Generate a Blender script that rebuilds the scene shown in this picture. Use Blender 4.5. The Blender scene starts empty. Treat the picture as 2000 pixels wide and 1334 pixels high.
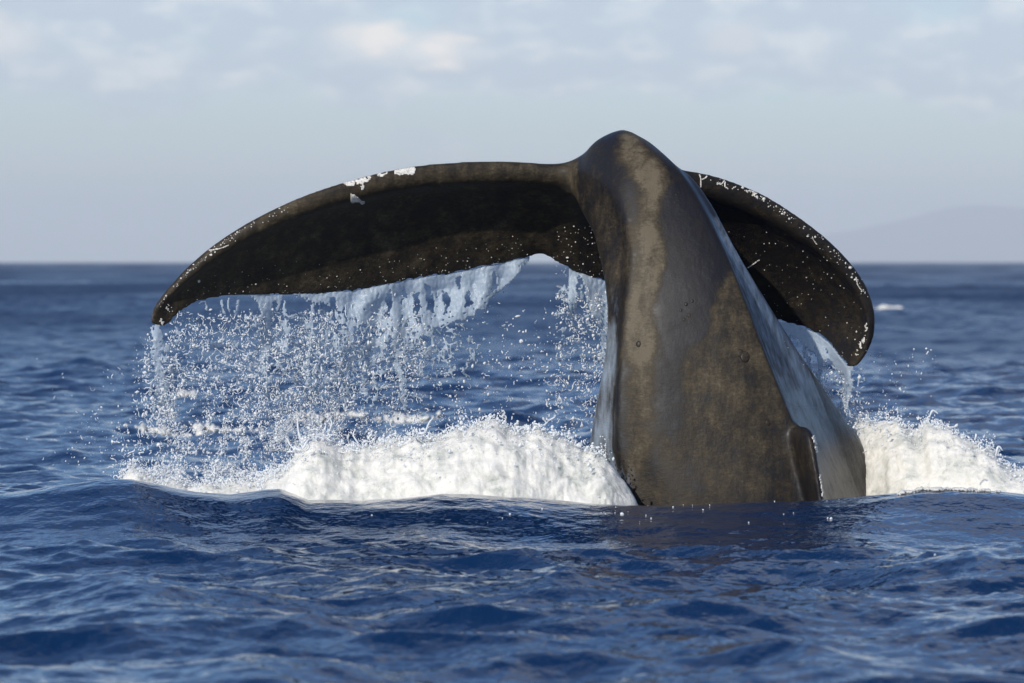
import bpy, math, random
import numpy as np
from mathutils import Vector
from mathutils.bvhtree import BVHTree

rng = np.random.default_rng(7)
random.seed(7)
SC = bpy.context.scene
COL = SC.collection

# ------------------------------------------------------------------ camera, world, sun, exposure
CAM_H = 1.48                      # eye height above the mean sea level (m)
LENS = 174.0
K = 36.0 / LENS / 2000.0          # picture units -> radians
cam = bpy.data.objects.new('camera', bpy.data.cameras.new('camera'))
COL.objects.link(cam)
cam.location = (0, 0, CAM_H)
cam.rotation_euler = (math.radians(90), 0, 0)
cam.data.lens = LENS
cam.data.sensor_width = 36
cam.data.shift_y = -0.0775
cam.data.clip_start = 0.5
cam.data.clip_end = 90000
cam.data.dof.use_dof = True
cam.data.dof.focus_distance = 30.1
cam.data.dof.aperture_fstop = 4.2
SC.camera = cam

SUN_EL = math.radians(30)
SUN_AZ = math.radians(209)        # clockwise from +Y: behind the camera, to its left
sun_dir = Vector((math.sin(SUN_AZ) * math.cos(SUN_EL), math.cos(SUN_AZ) * math.cos(SUN_EL), math.sin(SUN_EL)))
sl = bpy.data.lights.new('sun', 'SUN')
sl.energy = 4.3
sl.angle = math.radians(0.53)
sl.color = (1.0, 0.93, 0.82)
sun = bpy.data.objects.new('sun', sl)
COL.objects.link(sun)
sun.rotation_euler = sun_dir.to_track_quat('Z', 'Y').to_euler()
sun.location = (0, 0, 300)

world = bpy.data.worlds.new('World')
SC.world = world
world.use_nodes = True


def build_world():
    nt = world.node_tree
    nt.nodes.clear()
    N = nt.nodes.new
    L = nt.links.new

    def math_(op, a, b=None, c=None):
        n = N('ShaderNodeMath')
        n.operation = op
        for i, v in enumerate((a, b, c)):
            if v is None:
                continue
            if isinstance(v, (int, float)):
                n.inputs[i].default_value = v
            else:
                L(v, n.inputs[i])
        return n.outputs[0]

    def ramp(v, lo, hi, a=0.0, b=1.0):
        n = N('ShaderNodeMapRange')
        n.interpolation_type = 'SMOOTHSTEP'
        L(v, n.inputs['Value'])
        n.inputs['From Min'].default_value = lo
        n.inputs['From Max'].default_value = hi
        n.inputs['To Min'].default_value = a
        n.inputs['To Max'].default_value = b
        return n.outputs[0]

    def mixc(f, a, b, mode='MIX'):
        n = N('ShaderNodeMix')
        n.data_type = 'RGBA'
        n.blend_type = mode
        for s, v in ((n.inputs[0], f), (n.inputs[6], a), (n.inputs[7], b)):
            if isinstance(v, (int, float)):
                s.default_value = v
            elif isinstance(v, tuple):
                s.default_value = v
            else:
                L(v, s)
        return n.outputs[2]

    sky = N('ShaderNodeTexSky')
    sky.sky_type = 'NISHITA'
    sky.sun_disc = False
    sky.sun_elevation = SUN_EL
    sky.sun_rotation = SUN_AZ
    sky.air_density = 1.0
    sky.dust_density = 0.6
    sky.ozone_density = 1.5
    tc = N('ShaderNodeTexCoord')
    sep = N('ShaderNodeSeparateXYZ')
    L(tc.outputs['Generated'], sep.inputs[0])
    x, y, z = sep.outputs
    # clouds: fine near the horizon, broader overhead
    mp = N('ShaderNodeMapping')
    mp.inputs['Scale'].default_value = (29, 29, 64)
    mp.inputs['Location'].default_value = (3.1, 0.0, 1.7)
    L(tc.outputs['Generated'], mp.inputs[0])
    n1 = N('ShaderNodeTexNoise')
    n1.inputs['Scale'].default_value = 1.0
    n1.inputs['Detail'].default_value = 4.0
    n1.inputs['Roughness'].default_value = 0.5
    L(mp.outputs[0], n1.inputs['Vector'])
    n2 = N('ShaderNodeTexNoise')
    n2.inputs['Scale'].default_value = 5.0
    n2.inputs['Detail'].default_value = 8.0
    L(tc.outputs['Generated'], n2.inputs['Vector'])
    n3 = N('ShaderNodeTexNoise')
    n3.inputs['Scale'].default_value = 3.0
    n3.inputs['Detail'].default_value = 3.0
    L(mp.outputs[0], n3.inputs['Vector'])
    hi = ramp(z, 0.055, 0.11)
    nn = N('ShaderNodeMix')
    nn.data_type = 'FLOAT'
    L(hi, nn.inputs[0])
    L(n1.outputs[0], nn.inputs[2])
    L(n2.outputs[0], nn.inputs[3])
    f = nn.outputs[0]
    # thin veil of cloud in the low bands, a broken deck from about two degrees upward
    thr_low = ramp(z, 0.026, 0.040, 0.60, 0.22)
    thr = math_('ADD', thr_low, math_('MULTIPLY', hi, 0.30))
    cover = ramp(math_('SUBTRACT', f, thr), -0.03, 0.22)
    # bright heads where the second noise is high
    head = ramp(n3.outputs[0], 0.42, 0.74)
    # a sunlit cumulus head left of the whale
    def blob(az, el, ra, re):
        d1 = math_('DIVIDE', math_('SUBTRACT', math_('ARCTAN2', x, y), az), ra)
        d2 = math_('DIVIDE', math_('SUBTRACT', z, el), re)
        r = math_('SQRT', math_('ADD', math_('MULTIPLY', d1, d1), math_('MULTIPLY', d2, d2)))
        r = math_('ADD', r, math_('MULTIPLY', math_('SUBTRACT', n3.outputs[0], 0.5), 3.0))
        return ramp(r, 0.2, 1.35, 1.0, 0.0)
    b1 = blob(-0.0265, 0.0447, 0.0105, 0.0042)
    b2 = blob(-0.0165, 0.0432, 0.0090, 0.0036)
    b3 = blob(-0.1030, 0.0450, 0.0080, 0.0040)
    b4 = blob(0.0450, 0.0455, 0.0060, 0.0034)
    bl = math_('MAXIMUM', math_('MAXIMUM', b1, b2), math_('MAXIMUM', math_('MULTIPLY', b3, 0.45), math_('MULTIPLY', b4, 0.3)))
    base = mixc(ramp(z, 0.0, 0.12), (0.83, 0.94, 1.19, 1), (0.60, 0.80, 1.08, 1))
    skyc = mixc(1.0, sky.outputs[0], base, 'MULTIPLY')
    grey = mixc(head, (5.3, 5.8, 6.8, 1), (8.2, 8.3, 8.5, 1))
    cl = mixc(math_('MULTIPLY', cover, 0.68), skyc, grey)
    cl = mixc(math_('MULTIPLY', bl, 0.9), cl, (10.0, 9.4, 8.6, 1))
    bg = N('ShaderNodeBackground')
    bg.inputs['Strength'].default_value = 0.116
    L(cl, bg.inputs['Color'])
    out = N('ShaderNodeOutputWorld')
    L(bg.outputs[0], out.inputs['Surface'])


build_world()
SC.view_settings.view_transform = 'Standard'
SC.view_settings.look = 'None'
SC.view_settings.exposure = 0.0
SC.view_settings.gamma = 1.0
SC.view_settings.use_curve_mapping = False
SC.render.engine = 'CYCLES'
SC.cycles.max_bounces = 8
SC.cycles.volume_bounces = 4
SC.cycles.transparent_max_bounces = 12
SC.cycles.use_denoising = True
SC.cycles.sample_clamp_indirect = 6.0


# ------------------------------------------------------------------ helpers
def P(px, py, Y):
    """a point of the scene from its bearing, elevation and distance"""
    px = np.asarray(px, float); py = np.asarray(py, float); Y = np.asarray(Y, float)
    px, py, Y = np.broadcast_arrays(px, py, Y)
    return np.stack([(px - 1000) * K * Y, Y, CAM_H + (512 - py) * K * Y], -1)


def tag(o, label=None, cat=None, group=None, kind=None):
    if label: o['label'] = label
    if cat: o['category'] = cat
    if group: o['group'] = group
    if kind: o['kind'] = kind
    return o


def mesh_np(name, co, faces, mat=None, parent=None, smooth=True):
    """faces: (n,3) or (n,4) int array, or list of several such arrays"""
    if not isinstance(faces, (list, tuple)):
        faces = [faces]
    me = bpy.data.meshes.new(name)
    co = np.ascontiguousarray(co, np.float32)
    me.vertices.add(len(co))
    me.vertices.foreach_set('co', co.ravel())
    loops = np.concatenate([f.ravel() for f in faces]).astype(np.int32)
    tot = np.concatenate([np.full(len(f), f.shape[1]) for f in faces]).astype(np.int32)
    start = np.concatenate([[0], np.cumsum(tot)[:-1]]).astype(np.int32)
    me.loops.add(len(loops))
    me.loops.foreach_set('vertex_index', loops)
    me.polygons.add(len(tot))
    me.polygons.foreach_set('loop_start', start)
    me.update(calc_edges=True)
    me.validate()
    if smooth:
        me.polygons.foreach_set('use_smooth', np.ones(len(me.polygons), bool))
    if mat: me.materials.append(mat)
    o = bpy.data.objects.new(name, me)
    COL.objects.link(o)
    if parent: o.parent = parent
    return o


def grid_faces(r, c, wrap=False):
    i = np.arange(r - 1)[:, None]
    j = np.arange(c if wrap else c - 1)[None, :]
    j2 = (j + 1) % c
    return np.stack([i * c + j, i * c + j2, (i + 1) * c + j2, (i + 1) * c + j], -1).reshape(-1, 4)


_perm = np.random.default_rng(3).permutation(256)
_perm = np.concatenate([_perm, _perm, _perm])
_g = np.random.default_rng(5).normal(size=(256, 3)); _g /= np.linalg.norm(_g, axis=1)[:, None]


def noise(x, y, z=0.0):
    """gradient noise, about -0.7..0.7"""
    x, y, z = np.broadcast_arrays(np.asarray(x, float), np.asarray(y, float), np.asarray(z, float))
    xi = np.floor(x).astype(int); yi = np.floor(y).astype(int); zi = np.floor(z).astype(int)
    xf = x - xi; yf = y - yi; zf = z - zi
    u = xf * xf * xf * (xf * (xf * 6 - 15) + 10)
    v = yf * yf * yf * (yf * (yf * 6 - 15) + 10)
    w = zf * zf * zf * (zf * (zf * 6 - 15) + 10)
    r = 0.0
    for dx in (0, 1):
        for dy in (0, 1):
            for dz in (0, 1):
                h = _perm[_perm[_perm[(xi + dx) & 255] + ((yi + dy) & 255)] + ((zi + dz) & 255)]
                g = _g[h]
                d = g[..., 0] * (xf - dx) + g[..., 1] * (yf - dy) + g[..., 2] * (zf - dz)
                r = r + d * (u if dx else 1 - u) * (v if dy else 1 - v) * (w if dz else 1 - w)
    return r


def fbm(x, y, z=0.0, o=4, g=0.5):
    s = 0; a = 1.0; f = 1.0
    for k in range(o):
        s = s + a * noise(np.asarray(x) * f + 17.3 * k, np.asarray(y) * f + 9.1 * k, np.asarray(z) * f)
        a *= g; f *= 2.03
    return s


def catmull(pts, sub, closed=False):
    """pts (n, ..., d) -> resampled along axis 0"""
    pts = np.asarray(pts, float)
    n = len(pts)
    out = []
    rngi = n if closed else n - 1
    for i in range(rngi):
        if closed:
            p0, p1, p2, p3 = pts[(i - 1) % n], pts[i], pts[(i + 1) % n], pts[(i + 2) % n]
        else:
            p0, p1, p2, p3 = pts[max(i - 1, 0)], pts[i], pts[i + 1], pts[min(i + 2, n - 1)]
        for t in np.arange(sub) / sub:
            out.append(0.5 * ((2 * p1) + (-p0 + p2) * t + (2 * p0 - 5 * p1 + 4 * p2 - p3) * t * t + (-p0 + 3 * p1 - 3 * p2 + p3) * t ** 3))
    if not closed:
        out.append(pts[-1])
    return np.array(out)


def smooth01(a, b, x):
    t = np.clip((np.asarray(x, float) - a) / (b - a), 0, 1)
    return t * t * (3 - 2 * t)


# ------------------------------------------------------------------ materials
def new_mat(name):
    m = bpy.data.materials.new(name)
    m.use_nodes = True
    nt = m.node_tree
    nt.nodes.clear()
    out = nt.nodes.new('ShaderNodeOutputMaterial')
    b = nt.nodes.new('ShaderNodeBsdfPrincipled')
    nt.links.new(b.outputs[0], out.inputs['Surface'])
    return m, nt, b, out


def tnoise(nt, scale, detail=4, rough=0.55, vec=None, dist=0.0):
    n = nt.nodes.new('ShaderNodeTexNoise')
    n.inputs['Scale'].default_value = scale
    n.inputs['Detail'].default_value = detail
    n.inputs['Roughness'].default_value = rough
    n.inputs['Distortion'].default_value = dist
    if vec is not None: nt.links.new(vec, n.inputs['Vector'])
    return n.outputs[0]


def objvec(nt, scale=(1, 1, 1)):
    tc = nt.nodes.new('ShaderNodeTexCoord')
    mp = nt.nodes.new('ShaderNodeMapping')
    mp.inputs['Scale'].default_value = scale
    nt.links.new(tc.outputs['Object'], mp.inputs[0])
    return mp.outputs[0]


def cramp(nt, fac, stops):
    r = nt.nodes.new('ShaderNodeValToRGB')
    e = r.color_ramp.elements
    e[0].position, e[0].color = stops[0][0], (*stops[0][1], 1)
    e[1].position, e[1].color = stops[-1][0], (*stops[-1][1], 1)
    for p, c in stops[1:-1]:
        k = e.new(p); k.color = (*c, 1)
    nt.links.new(fac, r.inputs[0])
    return r.outputs[0]


def nmath(nt, op, a, b):
    n = nt.nodes.new('ShaderNodeMath')
    n.operation = op
    for i, v in enumerate((a, b)):
        if isinstance(v, (int, float)): n.inputs[i].default_value = v
        else: nt.links.new(v, n.inputs[i])
    return n.outputs[0]


def bump(nt, b, height, strength, dist, prev=None):
    n = nt.nodes.new('ShaderNodeBump')
    n.inputs['Strength'].default_value = strength
    n.inputs['Distance'].default_value = dist
    nt.links.new(height, n.inputs['Height'])
    if prev is not None: nt.links.new(prev, n.inputs['Normal'])
    nt.links.new(n.outputs[0], b.inputs['Normal'])
    return n.outputs[0]


# sea
M_SEA, nt, b, _ = new_mat('sea_water')
ov = objvec(nt, (1, 0.75, 1))
b.inputs['Base Color'].default_value = (0.0022, 0.0185, 0.064, 1)
b.distribution = 'GGX'
b.inputs['IOR'].default_value = 1.333
b.inputs['Specular IOR Level'].default_value = 0.38
at = nt.nodes.new('ShaderNodeAttribute'); at.attribute_name = 'unresolved'
h1 = nmath(nt, 'MULTIPLY', tnoise(nt, 2.6, 4, 0.62, ov), nmath(nt, 'ADD', nmath(nt, 'MULTIPLY', at.outputs['Fac'], 3.0), 1.0))
bn = bump(nt, b, h1, 0.35, 0.10)
nt.links.new(nmath(nt, 'ADD', nmath(nt, 'MULTIPLY', at.outputs['Fac'], 0.42), 0.07), b.inputs['Roughness'])
bump(nt, b, tnoise(nt, 17.0, 3, 0.6, ov, 0.6), 0.25, 0.010, bn)

# whale skin
M_SKIN, nt, b, _ = new_mat('wet_whale_skin')
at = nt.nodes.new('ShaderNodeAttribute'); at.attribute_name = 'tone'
ov = objvec(nt)
ovs = objvec(nt, (9, 9, 2.2))
ovh = objvec(nt, (1.0, 1.0, 2.6))
streak = tnoise(nt, 1.6, 5, 0.6, ovs)
blot = tnoise(nt, 7.0, 6, 0.65, ov, 0.4)
fine = tnoise(nt, 60.0, 3, 0.6, ov)
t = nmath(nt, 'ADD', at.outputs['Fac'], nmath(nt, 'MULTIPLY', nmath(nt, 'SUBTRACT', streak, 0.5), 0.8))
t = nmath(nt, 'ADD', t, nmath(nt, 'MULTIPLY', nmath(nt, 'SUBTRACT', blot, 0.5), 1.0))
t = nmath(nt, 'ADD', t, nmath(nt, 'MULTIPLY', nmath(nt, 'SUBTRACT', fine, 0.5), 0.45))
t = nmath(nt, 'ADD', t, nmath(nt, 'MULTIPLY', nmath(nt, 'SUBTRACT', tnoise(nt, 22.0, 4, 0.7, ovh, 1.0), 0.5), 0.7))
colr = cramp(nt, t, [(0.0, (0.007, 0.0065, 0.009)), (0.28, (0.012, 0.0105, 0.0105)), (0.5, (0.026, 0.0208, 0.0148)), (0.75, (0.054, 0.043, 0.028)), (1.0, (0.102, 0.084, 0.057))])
wa = nt.nodes.new('ShaderNodeAttribute'); wa.attribute_name = 'film_sheen'
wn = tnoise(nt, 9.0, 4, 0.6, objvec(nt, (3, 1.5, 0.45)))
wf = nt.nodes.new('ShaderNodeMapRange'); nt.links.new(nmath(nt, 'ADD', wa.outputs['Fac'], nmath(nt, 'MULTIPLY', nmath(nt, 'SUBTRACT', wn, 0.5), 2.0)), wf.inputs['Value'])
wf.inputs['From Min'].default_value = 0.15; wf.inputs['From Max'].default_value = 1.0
wm = nt.nodes.new('ShaderNodeMix'); wm.data_type = 'RGBA'; nt.links.new(nmath(nt, 'MULTIPLY', wf.outputs[0], wa.outputs['Fac']), wm.inputs[0]); nt.links.new(colr, wm.inputs[6]); wm.inputs[7].default_value = (0.34, 0.42, 0.52, 1)  # film blue, the sky sheen painted into the base colour
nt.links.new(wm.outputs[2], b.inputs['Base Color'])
FILM_SHEEN = wa.outputs['Fac']
rr = nmath(nt, 'ADD', nmath(nt, 'MULTIPLY', blot, 0.3), 0.42)
nt.links.new(rr, b.inputs['Roughness'])
b.inputs['Specular IOR Level'].default_value = 0.15
wet = nt.nodes.new('ShaderNodeMapRange'); nt.links.new(t, wet.inputs['Value']); wet.inputs['From Min'].default_value = 0.0; wet.inputs['From Max'].default_value = 0.6; wet.inputs['To Min'].default_value = 0.7; wet.inputs['To Max'].default_value = 0.06; 
nt.links.new(nmath(nt, 'SUBTRACT', 0.36, nmath(nt, 'MULTIPLY', FILM_SHEEN, 0.25)), b.inputs['Coat Roughness'])
b.inputs['Coat IOR'].default_value = 1.33
nt.links.new(nmath(nt, 'MAXIMUM', wet.outputs[0], FILM_SHEEN), b.inputs['Coat Weight'])
bn = bump(nt, b, tnoise(nt, 5.5, 4, 0.55, objvec(nt, (1.6, 1.6, 0.7))), 0.30, 0.05)
bn = bump(nt, b, tnoise(nt, 26.0, 4, 0.6, ovh, 0.8), 0.32, 0.012, bn)
bump(nt, b, tnoise(nt, 140.0, 2, 0.5, ov), 0.25, 0.003, bn)

# white scars and barnacles
M_SCAR, nt, b, _ = new_mat('white_scar')
c = cramp(nt, tnoise(nt, 70.0, 4, 0.7, objvec(nt)), [(0.35, (0.22, 0.20, 0.18)), (0.5, (0.62, 0.60, 0.56)), (0.7, (0.74, 0.72, 0.68))])
nt.links.new(c, b.inputs['Base Color'])
b.inputs['Roughness'].default_value = 0.5

# foam
M_FOAM, nt, b, _ = new_mat('white_foam')
ov = objvec(nt)
c = cramp(nt, tnoise(nt, 6.0, 9, 0.74, ov, 0.5), [(0.28, (0.30, 0.33, 0.30)), (0.45, (0.64, 0.64, 0.595)), (0.58, (0.80, 0.78, 0.73))])
nt.links.new(c, b.inputs['Base Color'])
b.inputs['Roughness'].default_value = 0.55
b.inputs['Subsurface Weight'].default_value = 0.6
b.inputs['Subsurface Radius'].default_value = (0.09, 0.09, 0.09)
b.inputs['Subsurface Scale'].default_value = 1.0
bn = bump(nt, b, tnoise(nt, 35.0, 6, 0.75, ov, 0.6), 0.6, 0.02)

# falling water, droplets
M_DROP, nt, b, out = new_mat('falling_water')
b.inputs['Base Color'].default_value = (0.86, 0.89, 0.92, 1)
b.inputs['Roughness'].default_value = 0.12
b.inputs['IOR'].default_value = 1.333
b.inputs['Transmission Weight'].default_value = 0.08
tr = nt.nodes.new('ShaderNodeBsdfTranslucent'); tr.inputs[0].default_value = (0.85, 0.89, 0.93, 1)
mx = nt.nodes.new('ShaderNodeMixShader'); mx.inputs[0].default_value = 0.3
nt.links.new(b.outputs[0], mx.inputs[1]); nt.links.new(tr.outputs[0], mx.inputs[2]); nt.links.new(mx.outputs[0], out.inputs['Surface'])

M_SHEET, nt, b, out = new_mat('water_sheet')
b.inputs['Base Color'].default_value = (0.54, 0.63, 0.73, 1)
b.inputs['Roughness'].default_value = 0.15
b.inputs['IOR'].default_value = 1.333
b.inputs['Transmission Weight'].default_value = 0.35
bump(nt, b, tnoise(nt, 70.0, 4, 0.7, objvec(nt, (1, 1, .8))), 0.5, 0.008)
tr = nt.nodes.new('ShaderNodeBsdfTranslucent'); tr.inputs[0].default_value = (0.70, 0.79, 0.88, 1)
mx = nt.nodes.new('ShaderNodeMixShader'); mx.inputs[0].default_value = 0.3
nt.links.new(b.outputs[0], mx.inputs[1]); nt.links.new(tr.outputs[0], mx.inputs[2]); nt.links.new(mx.outputs[0], out.inputs['Surface'])

# far island
M_HILL, nt, b, _ = new_mat('island_slopes')
c = cramp(nt, tnoise(nt, 0.004, 6, 0.6, objvec(nt)), [(0.35, (0.13, 0.15, 0.12)), (0.65, (0.22, 0.20, 0.17))])
nt.links.new(c, b.inputs['Base Color'])
b.inputs['Roughness'].default_value = 0.9


# ------------------------------------------------------------------ the sea
def ocean_tile(n, size, lam_peak, lam_lo, lam_hi, slope_rms, wind, spread, seed, p=4.0):
    r = np.random.default_rng(seed)
    k1 = 2 * np.pi * np.fft.fftfreq(n, size / n)
    kx, ky = np.meshgrid(k1, k1, indexing='ij')
    k = np.hypot(kx, ky); k[0, 0] = 1e-6
    kp = 2 * np.pi / lam_peak
    th = np.arctan2(ky, kx) - wind
    s = k ** (-p) * np.exp(-1.2 * (kp / k) ** 2)
    s *= np.abs(np.cos(th)) ** spread + 0.06
    s *= (k > 2 * np.pi / lam_hi) & (k < 2 * np.pi / lam_lo)
    s[0, 0] = 0
    amp = np.sqrt(s) * (r.normal(size=(n, n)) + 1j * r.normal(size=(n, n)))
    h = np.real(np.fft.ifft2(amp))
    sx = np.real(np.fft.ifft2(1j * kx * amp)); sy = np.real(np.fft.ifft2(1j * ky * amp))
    dx = np.real(np.fft.ifft2(-1j * kx / k * amp)); dy = np.real(np.fft.ifft2(-1j * ky / k * amp))
    sc = slope_rms / math.sqrt((sx ** 2 + sy ** 2).mean())
    return h * sc - h.mean() * sc, dx * sc, dy * sc


def sample(tile, size, x, y, ang):
    n = len(tile)
    c, s = math.cos(ang), math.sin(ang)
    u = (x * c - y * s) / size * n
    v = (x * s + y * c) / size * n
    i = np.floor(u).astype(int); j = np.floor(v).astype(int)
    fu = u - i; fv = v - j
    i0 = i % n; i1 = (i + 1) % n; j0 = j % n; j1 = (j + 1) % n
    return (tile[i0, j0] * (1 - fu) * (1 - fv) + tile[i1, j0] * fu * (1 - fv) + tile[i0, j1] * (1 - fu) * fv + tile[i1, j1] * fu * fv)


T1, T1x, T1y = ocean_tile(512, 41.0, 2.0, 0.45, 14.0, 0.165, math.radians(76), 1.6, 11)
T2, T2x, T2y = ocean_tile(512, 11.3, 0.8, 0.08, 0.56, 0.16, math.radians(64), 1.2, 12, 3.6)
T3, _, _ = ocean_tile(256, 330.0, 70.0, 12.0, 160.0, 0.012, math.radians(80), 2.0, 13)

CR_PX = [-400, -100, 0, 100, 200, 260, 320, 380, 450, 490, 520, 545, 575, 600, 700, 790, 860, 930, 1000, 1100, 1220, 1400, 1550, 1650, 1720, 1800, 1880, 1940, 2000, 2400]
CR_PY = [985, 970, 960, 948, 936, 935, 945, 956, 962, 957, 952, 951, 962, 974, 976, 970, 963, 965, 971, 977, 984, 986, 982, 975, 967, 957, 959, 962, 970, 985]
CR_Y = 28.5


def sea_z(x, y):
    x = np.asarray(x, float); y = np.asarray(y, float)
    r = np.hypot(x, y)
    a = sample(T1, 41.0, x, y, 0.31) * (1 - smooth01(300, 900, r))
    c = sample(T2, 11.3, x, y, -0.5) * (1 - smooth01(45, 130, r))
    e = sample(T3, 330.0, x, y, 0.9) * (1 - smooth01(900, 2500, r))
    gust = 0.75 + 0.6 * smooth01(-0.35, 0.35, noise(x / 7.0, y / 11.0, 5.5))
    z = a + c * gust + e
    z = z + 0.8 * np.maximum(a, 0) ** 2
    # calmer water round the whale, and the crest that stands in front of it
    near = np.exp(-((x / 6.5) ** 4)) * smooth01(25.5, 27.5, y) * (1 - smooth01(32.0, 36.0, y))
    z = z * (1 - 0.6 * near) - 0.05 * near
    px = 1000 + x / (K * np.maximum(y, 1.0))
    cz = CAM_H - (np.interp(px, CR_PX, CR_PY) - 512) * K * CR_Y
    w = np.where(y < CR_Y, 1.05, 0.6)
    rid = np.exp(-((y - CR_Y) / w) ** 2) * np.exp(-((x / 6.5) ** 4))
    z = z * (1 - 0.5 * rid) + (cz + 0.034) * rid
    # a shoulder of water under the low foam on the left
    z = z + 0.10 * np.exp(-((y - 30.2) / 0.7) ** 2) * smooth01(-2.9, -2.2, x) * (1 - smooth01(-1.9, -1.5, x))
    return z


def chop(x, y):
    """sideways shift that sharpens the crests"""
    r = np.hypot(x, y)
    f1 = 0.85 * (1 - smooth01(120, 300, r)); f2 = 0.6 * (1 - smooth01(40, 80, r))
    near = np.exp(-((x / 6.5) ** 4)) * smooth01(25.5, 27.5, y) * (1 - smooth01(32.0, 36.0, y))
    f1 = f1 * (1 - 0.7 * near); f2 = f2 * (1 - 0.3 * near)

    def rot(tx, ty, size, ang, f):
        a = sample(tx, size, x, y, ang); b_ = sample(ty, size, x, y, ang)
        c, s_ = math.cos(ang), math.sin(ang)
        return f * (a * c + b_ * s_), f * (-a * s_ + b_ * c)
    ax, ay = rot(T1x, T1y, 41.0, 0.31, f1)
    bx, by = rot(T2x, T2y, 11.3, -0.5, f2)
    return ax + bx, ay + by


def build_sea():
    def rows_():
        y = 3.0; out = []
        while y < 46000:
            out.append(y)
            if y < 16: d = 0.3
            elif y < 36: d = 0.044
            elif y < 80: d = 0.12
            elif y < 220: d = 0.38
            elif y < 700: d = 0.0040 * y
            else: d = 0.09 * y
            y += d
        out.append(46000.0)
        return np.array(out)
    rr = rows_()
    th_in = np.linspace(-0.118, 0.118, 420)
    st = np.concatenate([np.full(34, 0.004), [0.006, 0.012, 0.02, 0.03, 0.05, 0.07, 0.09], np.full(26, 0.104)])
    outr = 0.118 + np.cumsum(st); outr = outr[outr < math.pi]
    th = np.concatenate([-outr[::-1], th_in, outr])
    R, T = np.meshgrid(rr, th, indexing='ij')
    x = R * np.sin(T); y = R * np.cos(T)
    z = sea_z(x, y)
    cx, cy = chop(x, y)
    co = np.stack([x - cx, y - cy, z], -1).reshape(-1, 3)
    f = grid_faces(len(rr), len(th), wrap=True)[:, ::-1]
    cen = len(co)
    co = np.concatenate([co, [[0, 0, 0]]])
    j = np.arange(len(th))
    fan = np.stack([np.full(len(th), cen), (j + 1) % len(th), j], -1)
    o = mesh_np('sea', co, [f, fan], M_SEA)
    un = smooth01(26, 170, np.hypot(co[:, 0], co[:, 1]))
    un = un * np.clip(0.80 + 0.75 * fbm(co[:, 0] / 22, co[:, 1] / 55, 1.5, 4, 0.6), 0.35, 1.15)      # share of the chop too small for the mesh out there
    a = o.data.attributes.new('unresolved', 'FLOAT', 'POINT'); a.data.foreach_set('value', un.astype(np.float32))
    tag(o, 'deep blue choppy sea with wind ripples reaching the horizon', 'sea', kind='structure')


build_sea()


# ------------------------------------------------------------------ the far island
def build_hill():
    D = 44000.0
    prof_px = [1480, 1560, 1620, 1680, 1740, 1800, 1860, 1920, 1980, 2040, 2120, 2250, 2400, 2600]
    prof_py = [514, 476, 456, 446, 434, 418, 404, 400, 404, 414, 430, 452, 480, 514]
    px = np.arange(1480, 2601, 5.0)
    top = CAM_H + (512 - catmull_interp(prof_px, prof_py, px)) * K * D
    v = np.linspace(-1, 1, 41)
    X = (px - 1000) * K * D
    hh = np.maximum(top, 0)[:, None] * (1 - np.abs(v)[None, :] ** 1.5)
    xx = np.repeat(X[:, None], 41, 1); yy = D + 2000 * v[None, :] + 0 * xx
    hh = hh * (1 + 0.10 * fbm(xx / 900, yy / 900, 0.3, 4) * (np.abs(v) > 0.05)[None, :])
    co = np.stack([xx, yy, hh - 4.0], -1).reshape(-1, 3)
    o = mesh_np('island_hill', co, grid_faces(len(px), 41)[:, ::-1], M_HILL)
    tag(o, 'pale hazy island rising low over the horizon on the right', 'island', kind='structure')


def catmull_interp(xs, ys, x):
    """monotone smooth interpolation of a traced line"""
    xs = np.asarray(xs, float); ys = np.asarray(ys, float)
    d = np.diff(ys) / np.diff(xs)
    m = np.concatenate([[d[0]], (d[1:] + d[:-1]) / 2, [d[-1]]])
    m[1:-1][d[1:] * d[:-1] < 0] = 0
    x = np.clip(x, xs[0], xs[-1])
    i = np.clip(np.searchsorted(xs, x) - 1, 0, len(xs) - 2)
    h = xs[i + 1] - xs[i]; t = (x - xs[i]) / h
    return ((2 * t ** 3 - 3 * t ** 2 + 1) * ys[i] + (t ** 3 - 2 * t ** 2 + t) * h * m[i] + (-2 * t ** 3 + 3 * t ** 2) * ys[i + 1] + (t ** 3 - t ** 2) * h * m[i + 1])


build_hill()

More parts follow.
